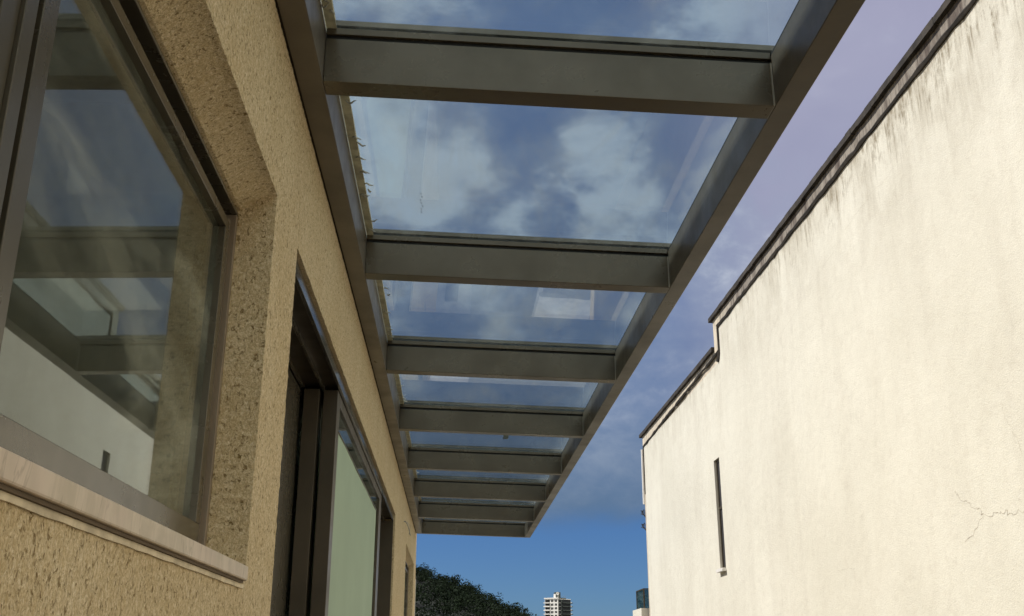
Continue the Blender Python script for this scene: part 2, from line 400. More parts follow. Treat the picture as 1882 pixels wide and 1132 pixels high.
def hill():
    crest = [(-420, 150), (-260, 118), (-160, 88), (-90, 66), (-45, 51), (-15.2, 39.4), (-7.3, 35.0), (4.3, 30.0), (13.5, 25.9), (20, 21.8), (27, 20.2), (31, 17.6), (36, 14.8), (47, 9), (60, 3), (80, -5), (110, GZ-1)]
    def ch(x):
        for (a, ha), (c, hc) in zip(crest, crest[1:]):
            if a <= x <= c: return ha+(hc-ha)*(x-a)/(c-a)
        return crest[0][1] if x < crest[0][0] else GZ-1
    def z(x, y):
        u = (y-450)/240
        prof = max(0, 1-abs(u)) if u < 0 else max(0, 1-u*.5)
        return GZ-1+(ch(x)+CAMZ-GZ+1)*prof+noise.noise(Vector((x*.03, y*.03, 0)))*2.5*min(1, prof*3)
    b = MB(); nx, ny = 90, 40
    for j in range(ny+1):
        for i in range(nx+1):
            x = -420+540*i/nx; y = 200+500*j/ny
            b.v.append(Vector((x, y, z(x, y)-1.0)))
    for j in range(ny):
        for i in range(nx):
            k = j*(nx+1)+i; b.f.append((k, k+1, k+nx+2, k+nx+1))
    tag(b.build('hill', simple('hill_soil', (.006, .009, .005), .95, var=.4, scale=.2), smooth=True), kind='structure')
    # the wooded cover: crowns of leaf clumps on short limbs, one mass
    fol, t, bs = newmat('dark_wood_foliage')
    n = tnoise(t, geo_pos(t), .28, 5, .7)
    n2 = tnoise(t, geo_pos(t), 1.7, 3, .7)
    c = mixc(t, mapr(t, n, .35, .68), (.004, .008, .004), (.012, .022, .009))  # leaf colour darkened to stand for cloud shadow on the hill
    c = mixc(t, mth(t, 'MULTIPLY', mapr(t, n2, .5, .7), .5), c, (.024, .034, .014))
    bs.inputs['Specular IOR Level'].default_value = .1
    t.links.new(c, bs.inputs['Base Color']); bs.inputs['Roughness'].default_value = .8
    rnd = random.Random(5)
    temps = []
    for k in range(6):
        q = []
        lobes = [(Vector((rnd.gauss(0, .42), rnd.gauss(0, .42), rnd.uniform(.25, 1.0))), rnd.uniform(.32, .55)) for _ in range(8)]
        for i in range(330):
            c0, r0 = rnd.choice(lobes)
            d = Vector((rnd.gauss(0, 1), rnd.gauss(0, 1), rnd.gauss(0, 1))).normalized()
            p = c0 + d*r0*rnd.uniform(.72, 1.08)
            u = (d+Vector((rnd.gauss(0, .6), rnd.gauss(0, .6), rnd.gauss(0, .6)))).normalized()
            a = u.orthogonal().normalized(); e = u.cross(a); s = rnd.uniform(.05, .11)
            q.append((p+a*s, p+e*s*.8, p-a*s, p-e*s*.8))
        temps.append(q)
    b = MB()
    for row, (dy, nsp) in enumerate(((-150, 7.5), (-128, 7), (-108, 6.5), (-88, 6.2), (-70, 6), (-54, 5.6), (-40, 5.4), (-28, 5), (-17, 4.6), (-8, 4.2), (0, 3.6), (7, 4.0))):
        x = -60 + rnd.random()*4
        while x < 75:
            X = x+rnd.uniform(-1.5, 1.5); Y = 450+dy+rnd.uniform(-5, 5)
            r = rnd.uniform(2.6, 5.0)*(.8 if dy > -10 else 1.05)
            if rnd.random() < .09: r *= 1.35
            base = Vector((X, Y, z(X, Y)-r*.25-.6))
            rot = Matrix.Rotation(rnd.uniform(0, 6.28), 3, 'Z'); hs = rnd.uniform(.75, 1.2)
            for qd in rnd.choice(temps):
                pts = []
                for p in qd:
                    p = rot @ p; pts.append(base+Vector((p.x*r, p.y*r, p.z*r*hs)))
                b.quad(*pts)
            x += nsp*rnd.uniform(.75, 1.2)
    tag(b.build('hillside_forest', fol), kind='stuff', label='dark dense forest covering the steep hillside', cat='forest')
hill()

# ------------------------------------------------------------------ far tower
def tower():
    rt = empty('apartment_tower', (90, 905, GZ), 'white high-rise tower with balconies in the gap beside the wooded hill', 'tower')
    cx, cy = 89.4, 900.0                         # near vertical edge
    tl = Vector((-.80, .60, 0)); trr = Vector((.86, .51, 0))   # directions of the two visible faces
    nl = Vector((-.60, -.80, 0)); nr = Vector((.51, -.86, 0))
    Ll, Lr, H = 13.0, 13.5, 53.2+CAMZ
    shade = simple('tower_green_glass_side', (.045, .058, .052), .7, var=.3, scale=.3)  # greenish side parts, darkened to carry the shade of that face
    O = Vector((cx, cy, 0))
    def slab(b, o, t, nrm, s0, s1, d0, d1, z0, z1):
        p = [o+t*s0+nrm*d0, o+t*s1+nrm*d0, o+t*s1+nrm*d1, o+t*s0+nrm*d1]
        b.hexa([(q.x, q.y, z0) for q in p]+[(q.x, q.y, z1) for q in p])
    A, B_, D = O, O+tl*Ll, O+trr*Lr
    E_ = O+tl*Ll+trr*Lr
    b = MB(); pp = [A, D, E_, B_]
    b.hexa([(q.x, q.y, GZ) for q in pp]+[(q.x, q.y, H) for q in pp])
    b.build('wall', M['white'], rt)
    b = MB(); slab(b, O, tl, nl, -.4, Ll+.4, -1.5, .8, H, H+.9); b.build('roof_slab', M['white'], rt)
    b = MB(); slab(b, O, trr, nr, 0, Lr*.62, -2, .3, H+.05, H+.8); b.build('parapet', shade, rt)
    b = MB(); slab(b, O, tl, nl, 1.0, 5.2, -6, -1.6, H+.9, H+4.0); b.build('penthouse', M['white'], rt)
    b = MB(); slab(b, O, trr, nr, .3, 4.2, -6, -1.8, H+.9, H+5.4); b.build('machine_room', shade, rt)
    b = MB(); q = O+tl*.8-nl*1
    b.tube([(q.x, q.y, H+.9), (q.x, q.y, H+5)], .12); b.build('mast', M['steel'], rt)
    b = MB(); c0 = Vector((q.x, q.y, H+4.3)); rr = []
    for k in range(5):
        b.v += [c0+Vector((math.cos(a)*1.3*k/4, -.5*(k/4)**2, math.sin(a)*1.3*k/4)) for a in [6.283*j/14 for j in range(14)]]
    for k in range(4):
        for j in range(14): b.f.append((k*14+j, k*14+(j+1) % 14, (k+1)*14+(j+1) % 14, (k+1)*14+j))
    d = b.build('satellite_dish', M['white'], rt)
    for i in range(4):
        b = MB(); q = O+trr*(5+i*1.7)-nr*2
        b.tube([(q.x, q.y, H+.8), (q.x+random.uniform(-.3, .3), q.y, H+random.uniform(2.2, 3.6))], .09); b.build('antenna', M['steel'], rt)
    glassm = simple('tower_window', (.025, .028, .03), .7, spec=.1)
    fh = 3.05
    for f in range(9):
        z0 = H-3.2-f*fh
        for s0, s1 in ((.9, 3.2), (4.5, 6.9)):
            b = MB(); slab(b, O, tl, nl, s0, s1, .0, .06, z0+.6, z0+2.4); wn = b.build('window', glassm, rt)
            b = MB(); slab(b, O, tl, nl, (s0+s1)/2-.06, (s0+s1)/2+.06, .06, .12, z0+.6, z0+2.4); b.build('mullion', M['white'], wn)
        b = MB(); slab(b, O, tl, nl, 8.0, 12.6, .0, .05, z0+.2, z0+2.5); b.build('balcony_opening', glassm, rt)
        b = MB(); slab(b, O, tl, nl, 7.8, 13.6, .05, 1.3, z0-.35, z0+.55 if f % 3 else z0+.3); b.build('balcony', M['white'], rt)
        b = MB(); slab(b, O, trr, nr, .3, Lr-.1, .0, .05, z0-.1, z0+2.75); b.build('balcony_opening', glassm, rt)  # dark sheet over most of the right face, for its shade
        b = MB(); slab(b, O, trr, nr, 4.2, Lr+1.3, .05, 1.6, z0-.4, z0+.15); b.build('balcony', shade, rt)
        b = MB(); slab(b, O, trr, nr, Lr-.1, Lr+1.3, -3, .03, z0-.4, z0+.75); b.build('end_balcony', M['white'], rt)
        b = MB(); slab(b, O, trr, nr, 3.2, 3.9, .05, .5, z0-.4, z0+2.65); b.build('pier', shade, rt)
tower()

# ------------------------------------------------------------------ the tall cream building on the right
D = 8.7
def right_building():
    rt = empty('rendered_building', (D*S, 0, GZ), 'tall cream rendered building with stepped mould-stained parapet and one slit window', 'building')
    zb = (GZ-CAMZ)/S
    xp = D-.05                       # face of the thick render panel
    y0, ys, ye = -34.0, 32.1, 46.35
    zu, zl = 10.66, 9.50
    # slit window opening (grid units)
    wy0, wy1, wz0, wz1 = 33.08, 33.80, 2.92, 6.46
    # panel: grid of quads round the opening, rounded inner corner at the step
    b = MB()
    ys_l = [y0, 0, 8, 16, 24, ys, wy0, wy1, 38, 42, ye]
    zs = [zb, -2, 0, wz0, wz1, zl]
    for a, c in zip(ys_l, ys_l[1:]):
        for e, g in zip(zs, zs[1:]):
            if a == wy0 and e == wz0: continue
            b.quad(P3(xp, a, e), P3(xp, a, g), P3(xp, c, g), P3(xp, c, e))
    for a, c in zip([y0, 0, 8, 16, 24], [0, 8, 16, 24, ys]):
        b.quad(P3(xp, a, zl), P3(xp, a, zu), P3(xp, c, zu), P3(xp, c, zl))
    r = .33; arc = [(ys+r-r*math.sin(t), zl+r-r*math.cos(t)) for t in [math.pi/2*k/6 for k in range(7)]]
    for (a, c), (e, g) in zip(arc, arc[1:]):      # fillet
        i = len(b.v); b.v += [P3(xp, ys, zl), P3(xp, e, g), P3(xp, a, c)]; b.f.append((i, i+1, i+2))
    # edge returns of the panel
    b.quad(P3(xp, y0, zu), P3(D, y0, zu), P3(D, ys, zu), P3(xp, ys, zu))
    b.quad(P3(xp, ys, zu), P3(D, ys, zu), P3(D, ys, zl+r), P3(xp, ys, zl+r))
    for (a, c), (e, g) in zip(arc, arc[1:]): b.quad(P3(xp, a, c), P3(xp, e, g), P3(D, e, g), P3(D, a, c))
    b.quad(P3(xp, ys+r, zl), P3(D, ys+r, zl), P3(D, ye, zl), P3(xp, ye, zl))
    b.quad(P3(xp, ye, zl), P3(D, ye, zl), P3(D, ye, zb), P3(xp, ye, zb))
    dpt = D+.62
    b.quad(P3(xp, wy0, wz0), P3(xp, wy0, wz1), P3(dpt, wy0, wz1), P3(dpt, wy0, wz0))
    b.quad(P3(xp, wy1, wz1), P3(xp, wy1, wz0), P3(dpt, wy1, wz0), P3(dpt, wy1, wz1))
    b.quad(P3(xp, wy0, wz1), P3(xp, wy1, wz1), P3(dpt, wy1, wz1), P3(dpt, wy0, wz1))
    b.quad(P3(xp, wy1, wz0), P3(xp, wy0, wz0), P3(dpt, wy0, wz0), P3(dpt, wy1, wz0))
    b.build('wall', M['cream'], rt)
    # body behind (the grey border shows round the panel); hole left behind the window
    yo, yso, zuo, zlo = 46.85, 32.95, 11.14, 10.06
    b = MB()
    xb = D+28
    # border face strips at x = D
    b.quad(P3(D, y0, zu-.2), P3(D, y0, zuo), P3(D, yso, zuo), P3(D, yso, zu-.2))
    b.quad(P3(D, ys-.2, zl-.2), P3(D, ys-.2, zu-.2), P3(D, yso, zu-.2), P3(D, yso, zl-.2))
    b.quad(P3(D, yso, zl-.2), P3(D, yso, zlo), P3(D, yo, zlo), P3(D, yo, zl-.2))
    b.quad(P3(D, ye-.2, zb), P3(D, ye-.2, zl-.2), P3(D, yo, zl-.2), P3(D, yo, zb))
    b.quad(P3(D, y0, zuo), P3(xb, y0, zuo), P3(xb, yso, zuo), P3(D, yso, zuo))
    b.quad(P3(D, yso, zlo), P3(xb, yso, zlo), P3(xb, yo, zlo), P3(D, yo, zlo))
    b.quad(P3(D, yso, zlo), P3(D, yso, zuo), P3(xb, yso, zuo), P3(xb, yso, zlo))
    b.quad(P3(D, yo, zb), P3(D, yo, zlo), P3(xb, yo, zlo), P3(xb, yo, zb))
    b.quad(P3(D, y0, zb), P3(xb, y0, zb), P3(xb, y0, zuo), P3(D, y0, zuo))
    b.quad(P3(xb, y0, zb), P3(xb, yo, zb), P3(xb, yo, zlo), P3(xb, y0, zlo))
    b.build('parapet', M['coping'], rt)
    # thin dark top slabs, slightly uneven underneath
    def slabrun(ya, yb, zt, step=.5):
        b = MB(); y = ya; rnd = random.Random(int(ya*10)+3); prev = None
        while y < yb:
            yn = min(yb, y+step*rnd.uniform(.6, 1.3))
            lo = zt-.135-rnd.uniform(0, .03)
            ox = .10+rnd.uniform(0, .008)
            b.ubox(D-ox, D+1.0, y, yn-.0005, lo, zt+rnd.uniform(-.006, .006))
            y = yn
        return b
    slabrun(y0, yso+.22, 11.26).build('coping', M['mould'], rt)
    slabrun(yso+.01, yo+.3, 10.19).build('coping', M['mould'], rt)
    # dark lip where the render panel stops
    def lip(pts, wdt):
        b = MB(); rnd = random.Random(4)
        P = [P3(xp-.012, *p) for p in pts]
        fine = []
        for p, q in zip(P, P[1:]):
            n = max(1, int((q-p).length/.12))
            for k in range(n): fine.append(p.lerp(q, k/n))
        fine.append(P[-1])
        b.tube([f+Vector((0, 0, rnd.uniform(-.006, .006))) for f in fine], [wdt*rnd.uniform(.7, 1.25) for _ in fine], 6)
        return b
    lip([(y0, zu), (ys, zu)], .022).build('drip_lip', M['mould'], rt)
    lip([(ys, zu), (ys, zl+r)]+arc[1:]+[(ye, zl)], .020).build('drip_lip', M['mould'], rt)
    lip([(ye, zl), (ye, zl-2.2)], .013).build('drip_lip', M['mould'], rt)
    b = MB(); b.tube([P3(D-.09, ye+.27, zl-.1), P3(D-.09, ye+.27, 6.9)], .018); b.build('downpipe', M['white'], rt)
    # slit window
    wd = MB()
    fx0, fx1 = D+.02, D+.12
    for q in ((wy0, wy0+.10, wz0, wz1), (wy1-.10, wy1, wz0, wz1), (wy0+.10, wy1-.10, wz1-.08, wz1), (wy0+.10, wy1-.10, wz0, wz0+.08), (wy0+.10, wy1-.10, 4.84, 4.93)):
        wd.ubox(fx0, fx1, *q)
    wn = wd.build('slit_window', M['dframe'], rt)
    wn['label'] = 'tall narrow slit window high in the cream wall'
    b = MB(); b.ubox(D+.05, D+.07, wy0+.101, wy1-.101, wz0+.081, 4.839); b.ubox(D+.05, D+.07, wy0+.101, wy1-.101, 4.931, wz1-.081)
    b.build('pane', simple('dark_slit_pane', (.035, .033, .035), .55), wn)
    b = MB(); b.ubox(D+.63, D+.66, wy0-.2, wy1+.2, wz0-.2, wz1+.2); b.build('dark_lining', M['dark'], wn)
    b = MB(); b.ubox(xp-.14, D+.01, wy0-.05, wy1+.05, wz0-.09, wz0+.005); b.build('sill', M['white'], wn)
    # hairline cracks in the render
    cracks = [[(16.73, 2.46), (16.5, 2.32), (16.15, 2.29), (15.9, 2.30), (15.7, 2.24), (15.32, 2.24), (15.0, 2.22), (14.6, 2.28)],
              [(16.73, 2.46), (17.1, 2.62), (17.4, 2.86)], [(16.55, 2.35), (16.9, 2.1), (17.3, 1.98)],
              [(15.08, 3.09), (15.25, 3.38), (15.39, 3.67), (15.5, 3.95)], [(15.0, 2.2), (15.1, 1.7), (15.0, 1.2), (15.15, .8)],
              [(23.34, 2.0), (22.8, 2.03), (22.35, 1.98)], [(29.25, 2.35), (28.7, 2.42), (28.14, 2.72), (28.0, 2.95)],
              [(25.9, 8.93), (26.4, 8.8), (26.8, 8.62), (27.01, 8.3)], [(16.59, 9.54), (18.1, 9.42), (19.6, 9.36), (20.42, 9.3), (22.5, 8.9), (25.9, 8.4)]]
    rnd = random.Random(9)
    for ci, cr in enumerate(cracks):
        b = MB(); pts = []
        for (ya, za), (yb, z2) in zip(cr, cr[1:]):
            for k in range(5):
                f = k/5; pts.append((ya+(yb-ya)*f+rnd.uniform(-.05, .05), za+(z2-za)*f+rnd.uniform(-.04, .04)))
        pts.append(cr[-1])
        wds = .0022 if ci < 3 else .0011
        for (ya, za), (yb, z2) in zip(pts, pts[1:]):
            t = Vector((0, (yb-ya), (z2-za))).normalized(); nrm = Vector((0, -t.z, t.y))*wds*.5*rnd.uniform(.5, 1.3)
            p, q = P3(xp, ya, za)-Vector((.0015, 0, 0)), P3(xp, yb, z2)-Vector((.0015, 0, 0))
            b.quad(p-nrm, p+nrm, q+nrm, q-nrm)
        b.build('crack', simple('crack_line', (.40, .345, .275), .95) if ci == 0 else bpy.data.materials['crack_line'], rt)
    # enclosed glass balcony past the far corner
    bl = MB(); bl.ubox(D-.30, D+2.5, yo+.3, yo+2.6, 1.6, 2.40); bo = bl.build('balcony', M['cream'], rt)
    b = MB()
    for (xa, ya) in ((D-.14, yo+.55), (D-.14, yo+2.4)): b.ubox(xa, xa+.06, ya, ya+.06, 2.41, 3.22)
    b.ubox(D-.14, D+1.5, yo+.55, yo+.61, 3.225, 3.27); b.ubox(D-.14, D-.08, yo+.615, yo+2.46, 3.225, 3.27)
    b.build('glazing_frame', M['dframe'], bo)
    b = MB(); b.ubox(D-.12, D-.10, yo+.615, yo+2.39, 2.41, 3.22); b.ubox(D-.075, D+1.4, yo+.57, yo+.59, 2.41, 3.22)
    b.build('glazing', glass('teal_balcony_glass', (.30, .44, .46), .25, (.12, .20, .22)), bo)
    for z in (6.55, 5.95):
        b = MB()
        for k in range(4):
            a = P3(D, yo+.02, z+.06*k-.1); b.tube([a, a+Vector((-.035-.01*k, .05, .012)), a+Vector((-.06+.012*k, .09, .03-.01*k))], .006, 5)
        b.tube([P3(D+.03, yo+.05, z-.2), P3(D-.12, yo+.12, z), P3(D-.04, yo+.1, z+.16)], .010, 5)
        b.build('cable_bracket', M['dark'], rt)
right_building()

# ------------------------------------------------------------------ the near house
ZR = 4.78                                # top of its wall
WIN = (.25, 5.19, .44, 2.43)
DOOR = (5.97, 17.95, -1.49/S, 2.44)
WIN2 = (22.45, 27.25, -.6, 2.45)
def house():
    rt = empty('stuccoed_house', (-2.5, 5, GZ), 'house of coarse tan stucco with window and sliding doors under the glass canopy', 'house')
    YE = 28.74
    def edges(lst, lo, hi, step):
        brk = sorted(set([lo, hi]+[e for e in lst if lo < e < hi])); out = []
        for a, c in zip(brk, brk[1:]):
            y = a; out.append(a)
            while True:
                st = step(y)
                if y+st*1.4 >= c: break
                y += st; out.append(y)
        out.append(hi); return out
    ops = (WIN, DOOR, WIN2)
    ye = edges([o[0] for o in ops]+[o[1] for o in ops], -33, YE, lambda y: .022 if 1.2 < y < 6.2 else (.06 if 6.2 <= y < 12 else (.2 if y >= 12 else .5)))
    ze = edges([o[2] for o in ops]+[o[3] for o in ops], (GZ-CAMZ)/S, ZR, lambda z: .024 if -.1 < z < 3.5 else (.15 if z >= 3.5 else 1.2))
    def inside(y, z): return any(o[0]-1e-6 < y < o[1]+1e-6 and o[2]-1e-6 < z < o[3]+1e-6 for o in ops)
    def onedge(y, z): return any((abs(y-o[0]) < 1e-5 or abs(y-o[1]) < 1e-5) and o[2]-1e-5 <= z <= o[3]+1e-5 or (abs(z-o[2]) < 1e-5 or abs(z-o[3]) < 1e-5) and o[0]-1e-5 <= y <= o[1]+1e-5 for o in ops)
    def jit(p, y, z):
        q = p*150
        a = noise.noise(q); c = noise.noise(q+Vector((9, 3, 1))); e = noise.noise(q*.5)
        return Vector((.0013*a+.001*e, .0014*c, .0014*noise.noise(q+Vector((1, 7, 5)))))
    b = MB(); idx = {}
    ny, nz = len(ye), len(ze)
    for i, y in enumerate(ye):
        for j, z in enumerate(ze):
            p = P3(-1, y, z); jj = jit(p, y, z)
            if not onedge(y, z): jj.y = jj.z = 0
            if z > ZR-.01 or y > YE-.01 or y < -32: jj = Vector((jj.x, 0, 0))
            idx[i, j] = len(b.v); b.v.append(p+jj)
    for i in range(ny-1):
        for j in range(nz-1):
            if inside((ye[i]+ye[i+1])/2, (ze[j]+ze[j+1])/2): continue
            b.f.append((idx[i, j], idx[i+1, j], idx[i+1, j+1], idx[i, j+1]))
    # reveals grow back from the same edge vertices
    def reveal(loop, depth, flip=False, drop=0.0):
        n = max(2, int(depth*S/.013)); rows = [loop]
        for k in range(1, n+1):
            row = []
            for v in loop:
                p = b.v[v].copy(); p.x = -S-depth*S*k/n; p.z -= drop*S*min(1, depth*k/n/.2)**1.4
                base = b.v[v]; q = Vector((base.x-.05*k, base.y, base.z))*150
                row.append(len(b.v)); b.v.append(p+Vector((0, (.0013)*noise.noise(q), .0013*noise.noise(q+Vector((5, 5, 5))))))
            rows.append(row)
        for r0, r1 in zip(rows, rows[1:]):
            for k in range(len(loop)-1):
                f = (r0[k], r0[k+1], r1[k+1], r1[k]); b.f.append(f if not flip else f[::-1])
    for (ya, yb, za, zb_), dp in zip(ops, (.34, .62, .34)):
        ia = min(range(ny), key=lambda i: abs(ye[i]-ya)); ib = min(range(ny), key=lambda i: abs(ye[i]-yb))
        ja = min(range(nz), key=lambda j: abs(ze[j]-za)); jb = min(range(nz), key=lambda j: abs(ze[j]-zb_))
        reveal([idx[ia, j] for j in range(ja, jb+1)], dp)
        reveal([idx[ib, j] for j in range(ja, jb+1)], dp, True)
        reveal([idx[i, jb] for i in range(ia, ib+1)], dp, drop=.105 if dp < .5 else 0)
        reveal([idx[i, ja] for i in range(ia, ib+1)], dp, True)
    # parapet top, ends, back
    xb = -6.4/S
    b.quad(P3(-1, -33, ZR), P3(-1, YE, ZR), P3(-1.5, YE, ZR), P3(-1.5, -33, ZR))
    b.quad(P3(-1.5, -33, ZR), P3(-1.5, YE, ZR), P3(-1.5, YE, ZR-.8), P3(-1.5, -33, ZR-.8))
    zb0 = (GZ-CAMZ)/S
    b.quad(P3(-1, YE, zb0), P3(xb, YE, zb0), P3(xb, YE, ZR), P3(-1, YE, ZR))
    b.quad(P3(-1, -33, zb0), P3(-1, -33, ZR), P3(xb, -33, ZR), P3(xb, -33, zb0))
    b.quad(P3(xb, -33, zb0), P3(xb, -33, ZR), P3(xb, YE, ZR), P3(xb, YE, zb0))
    b.build('wall', M['stucco'], rt)
    b = MB(); b.ubox(xb+.02, -1.51, -32.9, YE-.02, ZR-1.0, ZR-.75); b.build('roof', M['concrete'], rt)
    # unseen set-back storey, added to keep the sun off the canopy
    b = MB(); b.box(-6.2, -1.62, -11.5, YE*S-.4, ZR*S+CAMZ-.25, 5.05); b.build('upper_storey', M['stucco'], rt)
    # rooms behind the glazing
    b = MB()
    def room(y0, y1, z0, z1, x0=-12.5, x1=-1.66):
        b.quad(P3(x0, y0, z0), P3(x1, y0, z0), P3(x1, y1, z0), P3(x0, y1, z0))
        b.quad(P3(x0, y0, z1), P3(x0, y1, z1), P3(x1, y1, z1), P3(x1, y0, z1))
        b.quad(P3(x0, y0, z0), P3(x0, y1, z0), P3(x0, y1, z1), P3(x0, y0, z1))
        b.quad(P3(x0, y0, z0), P3(x0, y0, z1), P3(x1, y0, z1), P3(x1, y0, z0))
        b.quad(P3(x0, y1, z0), P3(x1, y1, z0), P3(x1, y1, z1), P3(x0, y1, z1))
    zf = -CAMZ/S+.02
    room(-3, 5.6, zf, 3.2); room(5.7, 18.6, zf, 3.2); room(18.7, 28.5, zf, 3.2)
    b.build('room', M['room'], rt)

    # ---- window builder: frame in the reveal, two sliding sashes
    def window(o, meet, label, rec=.20):
        ya, yb, za, zt = o
        xf = -1-rec
        zh = zt-.115
        b = MB()
        fr = b
        # outer frame: lip + box, recessed track
        fr.ubox(xf-.14, xf, ya, yb-.0, zh-.022, zh)                # head lip
        fr.ubox(xf-.14, xf, ya, ya+.06, za+.012, zh-.023)
        fr.ubox(xf-.14, xf-.0, ya+.061, yb, za+.012, za+.10)   # sill rail
        wf = fr.build('window', M['wframe'], rt, bevel=.0012)
        wf['label'] = label
                        # far jamb, in a lighter bronze
        b = MB(); b.ubox(xf-.14, xf+.0, yb-.035, yb, za+.101, zh-.0235); b.ubox(xf-.14, xf-.03, yb-.075, yb-.036, za+.101, zh-.061); b.build('jamb', M['wouter'], wf, bevel=.0012)
        # black boxes standing in for the shade in the head recess
        b = MB(); b.ubox(xf-.138, xf-.075, ya+.065, yb-.04, zh-.060, zh-.0235); b.ubox(xf-.135, xf-.09, ya+.07, yb-.08, zh-.092, zh-.061); b.build('seal', M['rubber'], wf)
        b = MB(); b.ubox(xf-.139, xf-.134, meet-.1, meet+.12, za+.11, zh-.10); b.build('dark_lining', M['rubber'], wf)  # dark sheet standing in for the shade between the sashes
        # sashes
        def sash(y0, y1, x0, x1, st):
            b = MB(); zb_, z1 = za+.102, zh-.094
            b.ubox(x0, x1, y0, y1, z1-.055, z1); b.ubox(x0, x1, y0, y1, zb_, zb_+.095)
            b.ubox(x0, x1, y0, y0+st, zb_+.0955, z1-.0555); b.ubox(x0, x1, y1-.085, y1, zb_+.0955, z1-.0555)
            s = b.build('sash', M['wframe'], wf, bevel=.001)
            b = MB(); xm = (x0+x1)/2
            b.ubox(x1-.040, x1-.034, y0+st+.001, y1-.086, zb_+.097, z1-.057)
            g = b.build('pane', M['window_glass'], wf)
            return s
        sash(meet+.097, yb-.085, xf-.085, xf-.020, .10)
        sash(ya+.065, meet-.02, xf-.13, xf-.0875, .13)
        b = MB(); b.ubox(xf-.0865, xf, meet-.051, meet+.021, za+.103, zh-.095); b.build('meeting_stile', M['wframe'], wf, bevel=.001)
        b = MB(); b.ubox(xf-.0865, xf-.014, meet-.15, meet-.053, za+.103, zh-.095); b.build('meeting_stile', M['wframe'], wf, bevel=.001)
        return wf
    w1 = window(WIN, 2.52, 'large aluminium sliding window nearest the viewer, above a pink-beige marble sill')
    # marble sill, groove and mortar line
    b = MB()
    n = 40; y0, y1 = .18, 5.085
    rnd = random.Random(3)
    b.ubox(-1.33, -.968, y0, y1, .372, .441); b.build('sill', M['stone'], w1, bevel=.0025)
    b = MB(); b.ubox(-1.0, -.982, y0, y1-.03, .3605, .3715); b.build('drip_groove', simple('groove_brown', (.13, .095, .06), .9), w1)
    b = MB(); y = y0
    while y < y1-.05:
        st = .11; f = lambda q: (.340)+.002*noise.noise(Vector((q*2.2, 0, 0)))+.003*noise.noise(Vector((q*9, 0, 0)))
        a = [P3(-.992, y, f(y)), P3(-.992, y+st, f(y+st)), P3(-.992, y+st, .3600), P3(-.992, y, .3600)]
        k = [p-Vector((.0022, 0, 0)) for p in a]
        b.hexa([a[0], a[1], k[1], k[0], a[3], a[2], k[2], k[3]]); y += st
    b.build('mortar_smear', M['mortar'], w1)
    window(WIN2, 24.9, 'smaller far window beyond the sliding doors', rec=.12)
    b = MB(); b.ubox(-1.02, -.985, YE-.0, YE+.06, -2, 2.2); b.build('corner_bead', M['white'], rt)  # narrow white strip along the far wall corner

    # ---- sliding doors
    ya, yb, za, zt = DOOR
    b = MB(); b.ubox(-1.05, -1.025, ya+.004, yb-.004, 2.325, 2.425)
    dr = b.build('sliding_door', M['headplate'], rt, bevel=.0008)
    dr['label'] = 'sliding glass door assembly with a pale green blind, standing part open'
    b = MB(); b.ubox(-1.58, -1.052, ya+.004, yb-.004, 2.362, 2.43); b.build('head', M['dframe'], dr)
    for x in (-1.192, -1.364):
        b = MB(); b.ubox(x-.010, x+.010, ya+.01, yb-.01, 2.325, 2.3615); b.build('track', M['wframe'], dr)
    def panel(x0, x1, y0, y1, s0, s1, blind, rail=.10, gx=None, mat='dframe'):
        zb_, z1 = za+.12, 2.322
        b = MB()
        b.ubox(x0, x1, y0, y0+s0, zb_, z1); b.ubox(x0, x1, y1-s1, y1, zb_, z1)
        b.ubox(x0, x1, y0+s0+.0005, y1-s1-.0005, z1-rail, z1-.001); b.ubox(x0, x1, y0+s0+.0005, y1-s1-.0005, zb_+.001, zb_+.3)
        p = b.build('door_panel', M[mat], dr, bevel=.0012)
        gx = gx or x1-.022
        b = MB(); b.ubox(gx-.012, gx, y0+s0+.001, y1-s1-.001, zb_+.302, z1-rail-.002); b.build('pane', M['door_glass'], dr)
        if blind:
            b = MB(); ys = [y0+s0+.10+(14.35-y0-s0-.10)*k/120 for k in range(121)]
            fx = lambda y: gx+.010+.002*math.sin(y*2.6)+.001*math.sin(y*7.1)
            for u, v in zip(ys, ys[1:]):
                b.quad(P3(fx(u), u, zb_+.35), P3(fx(v), v, zb_+.35), P3(fx(v), v, 2.0), P3(fx(u), u, 2.0))
            bo = b.build('blind', M['blind'], dr, smooth=True)
            b = MB(); b.ubox(gx+.002, gx+.016, y0+s0+.10, 14.35, 2.001, 2.016); b.build('blind_rail', M['dframe'], dr)
        return p
    panel(-1.180, -1.055, 9.02, 15.15, .22, .40, True)
    panel(-1.350, -1.215, 8.98, 14.9, .25, .35, False)
    panel(-1.50, -1.385, ya+.02, 9.3, .05, 2.9, False, mat='wframe')
    panel(-1.50, -1.385, 9.305, 17.9, .25, .25, False)
    b = MB(); b.ubox(-1.6, -1.03, yb-.05, yb-.002, za, 2.32); b.build('jamb', M['dframe'], dr)
    b = MB(); b.ubox(-1.6, -1.03, ya+.01, yb-.06, za+.02, za+.1); b.build('threshold', M['dframe'], dr)
house()

